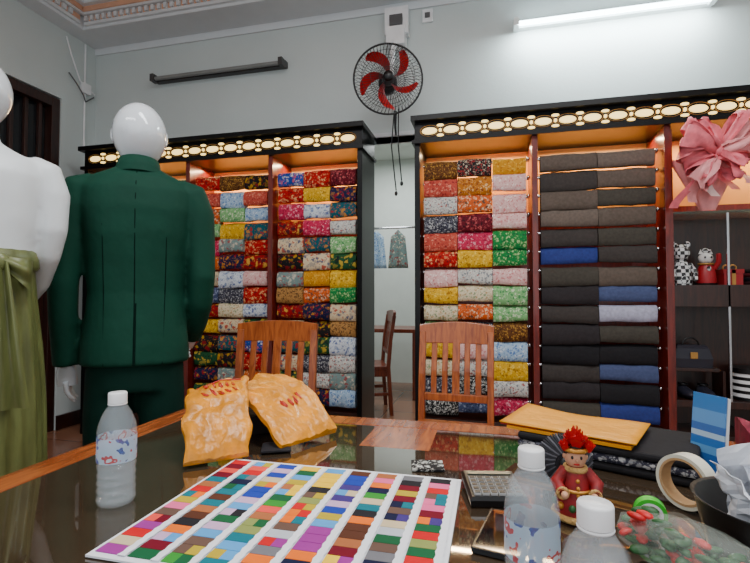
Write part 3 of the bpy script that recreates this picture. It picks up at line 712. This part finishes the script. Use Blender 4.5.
# ---------------- mannequins
def hand(b,w,dirv,side,fwd,mt,s=1.0):
    w=Vector(w); d=Vector(dirv).normalized(); fwd=Vector(fwd).normalized()
    n=d.cross(fwd).normalized()
    b.tube([w-d*.03,w,w+d*.04*s,w+d*.085*s],[.022*s,.024*s,.036*s,.034*s],mt,12,flat=.5)
    lens=[.065,.075,.07,.055]
    for k in range(4):
        o=w+d*.08*s+fwd*side*(.024-.016*k)*s
        L=lens[k]*s
        b.tube([o-d*.012,o+d*L*.4+n*.002,o+d*L*.75+n*.012*side,o+d*L*.95+n*.026*side],[.0095*s,.009*s,.008*s,.006*s],mt,8)
    o=w+d*.03*s+fwd*side*.025*s
    b.tube([o-fwd*side*.01,o+d*.02*s+fwd*side*.018*s,o+d*.045*s+fwd*side*.024*s,o+d*.062*s+fwd*side*.022*s],[.012*s,.011*s,.0095*s,.007*s],mt,8)
def ring_(cx,cy,z,rx,ry,n=36,e=1.0,fn=None):
    o=[]
    for k in range(n):
        a=2*pi*k/n; c_,s_=math.cos(a),math.sin(a)
        f=fn(a) if fn else 1
        o.append((cx+rx*f*math.copysign(abs(c_)**e,c_),cy+ry*f*math.copysign(abs(s_)**e,s_),z))
    return o
def suit():
    E=empty('suited_mannequin',(-1.30,1.51,0),math.radians(36)); E.scale=(.94,1,1)
    gs=mat('green_suiting',(5,56,42),.75,var=.12,nscale=5,bump=.55,bscale=7,spec=.25)
    gt_=mat('green_trouser',(3,38,30),.85,var=.12,nscale=5,bump=.4,bscale=5,spec=.2)
    gd=mat('green_seam',(2,26,20),.8,spec=.1)
    b=MB('jacket')
    S=[(.875,.198,.13,0,.9),(.95,.194,.125,0,.9),(1.05,.182,.118,0,.9),(1.14,.174,.110,0,.9),(1.25,.182,.12,0,.88),(1.36,.198,.128,-.005,.85),(1.45,.205,.125,-.008,.82),(1.52,.205,.11,-.008,.8),(1.565,.17,.09,-.005,.85),(1.595,.11,.07,0,1),(1.615,.07,.06,.0,1)]
    b.loft([ring_(0,cy,z,rx,ry,36,e) for z,rx,ry,cy,e in S],gs)
    b.tube([(-.155,-.005,1.53),(-.2,-.008,1.515),(-.226,-.01,1.44),(-.24,-.018,1.30),(-.25,-.02,1.18),(-.252,0,1.05),(-.25,.02,.95),(-.248,.03,.875)],[.05,.063,.066,.058,.053,.049,.046,.044],gs,20)
    b.tube([(.155,-.005,1.53),(.2,-.008,1.515),(.226,-.01,1.44),(.238,-.022,1.30),(.243,-.03,1.20),(.238,.0,1.10),(.225,.07,1.02),(.205,.14,.96)],[.05,.063,.066,.058,.053,.05,.046,.043],gs,20)
    b.done(remesh=.009,smoothit=5,parent=E)
    b=MB('jacket_details')
    def back(x,z):
        for i in range(len(S)-1):
            if S[i][0]<=z<=S[i+1][0]:
                t=(z-S[i][0])/(S[i+1][0]-S[i][0]); rx=S[i][1]*(1-t)+S[i+1][1]*t; ry=S[i][2]*(1-t)+S[i+1][2]*t; cy=S[i][3]*(1-t)+S[i+1][3]*t
                return cy-ry*max(0,1-(abs(x)/rx)**2.3)**(1/2.3)
        return -.1
    b.tube([(0,back(0,z)+.002,z) for z in [.88+.05*i for i in range(15)]],.003,gd,6)
    b.tube([(.004,back(0,z)+.001,z) for z in [.88,.95,1.03,1.1]],.004,gd,6)
    for s in(-1,1):
        b.tube([(s*(.105+.02*(z-1.14)),back(.105,z)+.003,z) for z in [.88+.05*i for i in range(11)]],.0025,gd,6)
    col=[]
    for rx,ry,z,cy in((.098,.085,1.575,-.002),(.085,.078,1.60,-.004),(.074,.068,1.635,-.006),(.068,.062,1.632,-.006),(.066,.06,1.59,0)): col.append([(x,y,zz+ (y*-.15)) for x,y,zz in ring_(0,cy,z,rx,ry,32)])
    b.loft(col,gs,cap=False)
    for s in(-1,1): b.loft([[(s*.02,.125,1.2),(s*.03,.13,1.2),(s*.03,.12,1.21)],[(s*.05,.125,1.4),(s*.10,.125,1.42),(s*.07,.115,1.42)],[(s*.06,.07,1.6),(s*.085,.06,1.6),(s*.07,.05,1.6)]],gd)
    b.done(parent=E)
    b=MB('trousers')
    b.loft([ring_(0,.0,z,rx,ry,32,.95) for z,rx,ry in((.78,.172,.115),(.88,.172,.112),(.98,.15,.10))],gt_)
    for s in(-1,1):
        b.tube([(s*.085,0,.86),(s*.095,0,.7),(s*.105,.01,.45),(s*.11,0,.2),(s*.112,-.005,.07)],[.092,.088,.076,.066,.064],gt_,20)
    b.done(remesh=.012,smoothit=4,parent=E)
    b=MB('dress_shoes')
    for s in(-1,1):
        b.ell((s*.112,.045,.045),.045,.13,.042,blk); b.box(s*.112-.035,s*.112+.035,-.07,.0,.012,.04,blk)
    b.done(parent=E)
    b=MB('mannequin_base'); b.lathe([(.2,0),(.2,.01),(.19,.013)],(0,0,0),chrome,40); b.done(parent=E)
    b=MB('mannequin_head')
    b.tube([(0,0,1.56),(0,.0,1.63),(0,.008,1.68)],[.058,.054,.055],glossw,24)
    def hf(v):
        k=1 if v.z>0 else 1-.22*(-v.z/.125)**1.5
        return Vector((v.x*k,v.y*k+(.012*(-v.z/.125) if v.z<0 else 0),v.z))
    b.ell((0,.012,1.738),.102,.112,.125,glossw,36,24,fn=hf)
    b.ell((0,.125,1.725),.012,.014,.026,glossw,12,8)
    for s in(-1,1): b.ell((s*.036,.112,1.748),.018,.008,.009,glossw,10,8); b.ell((s*.098,.01,1.735),.008,.016,.028,glossw,10,8)
    b.ell((0,.112,1.683),.022,.01,.008,glossw,12,8)
    b.done(parent=E)
    b=MB('mannequin_hands')
    hand(b,(-.247,.033,.885),(.05,.1,-1),1,(0,1,.15),glossw,1.0)
    hand(b,(.203,.15,.955),(-.2,.8,-.6),1,(0,.7,.7),glossw,.95)
    b.done(parent=E)
suit()
def dress():
    E=empty('skirt_mannequin',(-1.515,1.08,0),math.radians(48))
    wt=mat('white_blouse',(214,219,222),.45,var=.02,bump=.25,bscale=8)
    ol=mat('olive_satin',(98,104,60),.36,var=.35,nscale=5,stretch=(6,6,1))
    b=MB('blouse_torso')
    S=[(1.22,.148,.11,0),(1.28,.15,.112,0),(1.36,.165,.12,.005),(1.44,.178,.125,.01),(1.50,.182,.112,.0),(1.545,.165,.085,-.005),(1.575,.10,.065,-.003),(1.60,.06,.055,0),(1.66,.05,.05,.005)]
    b.loft([ring_(0,cy,z,rx,ry,36,.92) for z,rx,ry,cy in S],wt)
    for s in(-1,1):
        b.tube([(s*.13,0,1.54),(s*.175,0,1.52),(s*.195,-.005,1.45),(s*.197,-.01,1.34),(s*.185,.015,1.26),(s*.16,.09,1.17),(s*.11,.165,1.09)],[.04,.05,.05,.043,.038,.034,.026],wt,18)
    b.done(remesh=.009,smoothit=5,parent=E)
    b=MB('mannequin_hands')
    for s in(-1,1): hand(b,(s*.11,.168,1.085),(-s*.5,.3,-.8),1,(0,1,.3),glossw,.85)
    b.done(parent=E)
    b=MB('mannequin_head')
    b.tube([(0,.0,1.60),(0,.005,1.68),(0,.012,1.71)],[.056,.052,.052],glossw,24)
    def hf(v):
        k=1 if v.z>0 else 1-.28*(-v.z/.12)**1.5
        return Vector((v.x*k,v.y*k+(.015*(-v.z/.12) if v.z<0 else 0),v.z))
    b.ell((0,.010,1.75),.088,.105,.112,glossw,36,24,fn=hf); b.ell((0,.118,1.75),.01,.012,.022,glossw,12,8)
    for s in(-1,1): b.ell((s*.03,.106,1.758),.015,.007,.008,glossw,10,8)
    b.ell((0,.104,1.702),.018,.008,.007,glossw,12,8)
    b.done(parent=E)
    b=MB('satin_skirt')
    rings=[]
    for i in range(25):
        t=i/24; z=1.25-1.13*t; rx=.150+.02*sm(t*2.2)+.03*t; ry=.115+.03*sm(t*2.2)+.03*t
        def pf(a,t=t): return 1+min(1,t*4)*(.028*math.sin(a*11+1.5*math.sin(t*3))+.018*math.sin(a*23+t*2))+ (.01*math.sin(a*30)*(1-t))
        rings.append(ring_(0,0,z,rx,ry,120,1,pf))
    b.loft(rings,ol)
    b.loft([ring_(0,0,z,rx,rx*.76,80,1,lambda a:1+.006*math.sin(a*20)) for z,rx in((1.205,.158),(1.215,.166),(1.24,.165),(1.262,.158),(1.268,.150))],ol)
    kx=.07
    b.ell((kx,-.12,1.225),.03,.022,.03,ol)
    for s,L in((-1,.34),(1,.42)):
        def fn(u,v,s=s,L=L): 
            return Vector((kx+s*(.01+.035*v)+(u-.5)*(.03+.045*v),-.135-.03*math.sin(v*2.5)-.012*math.sin(u*9),1.225-L*v))
        b.sheet(fn,10,16,ol)
        def lp(u,v,s=s):
            return Vector((kx+s*.08*math.sin(v*pi)+0*u,-.125-.03*math.sin(v*2*pi)+.01*math.sin(u*8)+(.03 if s>0 else -.01)*math.sin(v*pi),1.235+(u-.5)*.07*(.35+math.sin(v*pi))-.05*math.sin(v*pi)))
        b.sheet(lp,8,16,ol)
    b.done(parent=E)
    b=MB('mannequin_stand'); b.lathe([(.18,0),(.18,.01),(.17,.013)],(0,0,0),chrome,40); b.tube([(0,0,.01),(0,0,.4)],.015,chrome,12)
    for s in(-1,1): b.tube([(s*.07,0,.3),(s*.07,0,.08),(s*.07,.02,.045),(s*.07,.09,.03)],[.045,.032,.035,.022],glossw,14)
    b.done(parent=E)
dress()

# ---------------- lights
def area(name,loc,rot,sx,sy,e,col):
    l=bpy.data.lights.new(name,'AREA'); l.shape='RECTANGLE'; l.size=sx; l.size_y=sy; l.energy=e; l.color=col
    o=bpy.data.objects.new(name,l); o.location=loc; o.rotation_euler=rot; bpy.context.scene.collection.objects.link(o)
area('ceiling_fill_a',(0.4,0.9,3.58),(0,0,0),2.4,.5,88,(.95,.99,1))  # unseen overhead fill, added for the room's ambient light
area('ceiling_fill_b',(-1.6,-0.6,3.58),(0,0,0),2.0,.5,38,(.95,.99,1))  # second unseen fill, added overhead behind the camera
area('front_fill',(0.3,-1.7,1.7),(math.radians(90),0,0),4.5,2.6,44,(.93,.97,1))  # added fill behind the camera, standing in for daylight from the open front
area('tube_light',(0.8,3.40,3.04),(math.radians(20),0,0),1.2,.06,24,(.86,.98,1))
area('rear_room_fill',(-1.0,4.9,2.85),(0,0,0),1.0,1.0,42,(.95,1,1))  # unseen fill added to brighten the room beyond the opening
for x0,x1 in((-3.2,-2.31),(-2.26,-1.61),(-1.56,-.92),(-.45,.255),(.30,1.02),(1.08,1.98)):
    area('cabinet_led',((x0+x1)/2,3.38,2.145),(math.radians(-4),0,0),x1-x0-.05,.04,9,(1,.70,.38))
w=bpy.data.worlds.new('World'); bpy.context.scene.world=w; w.use_nodes=True
w.node_tree.nodes['Background'].inputs[0].default_value=(.86,.93,1,1); w.node_tree.nodes['Background'].inputs[1].default_value=.45
# ---------------- camera
cd=bpy.data.cameras.new('Camera'); cd.sensor_width=36; cd.lens=22.56; cd.clip_start=.02
co=bpy.data.objects.new('Camera',cd); co.location=(0,0,1.13); co.rotation_euler=(math.radians(91.64),0,math.radians(13.9))
bpy.context.scene.collection.objects.link(co); bpy.context.scene.camera=co
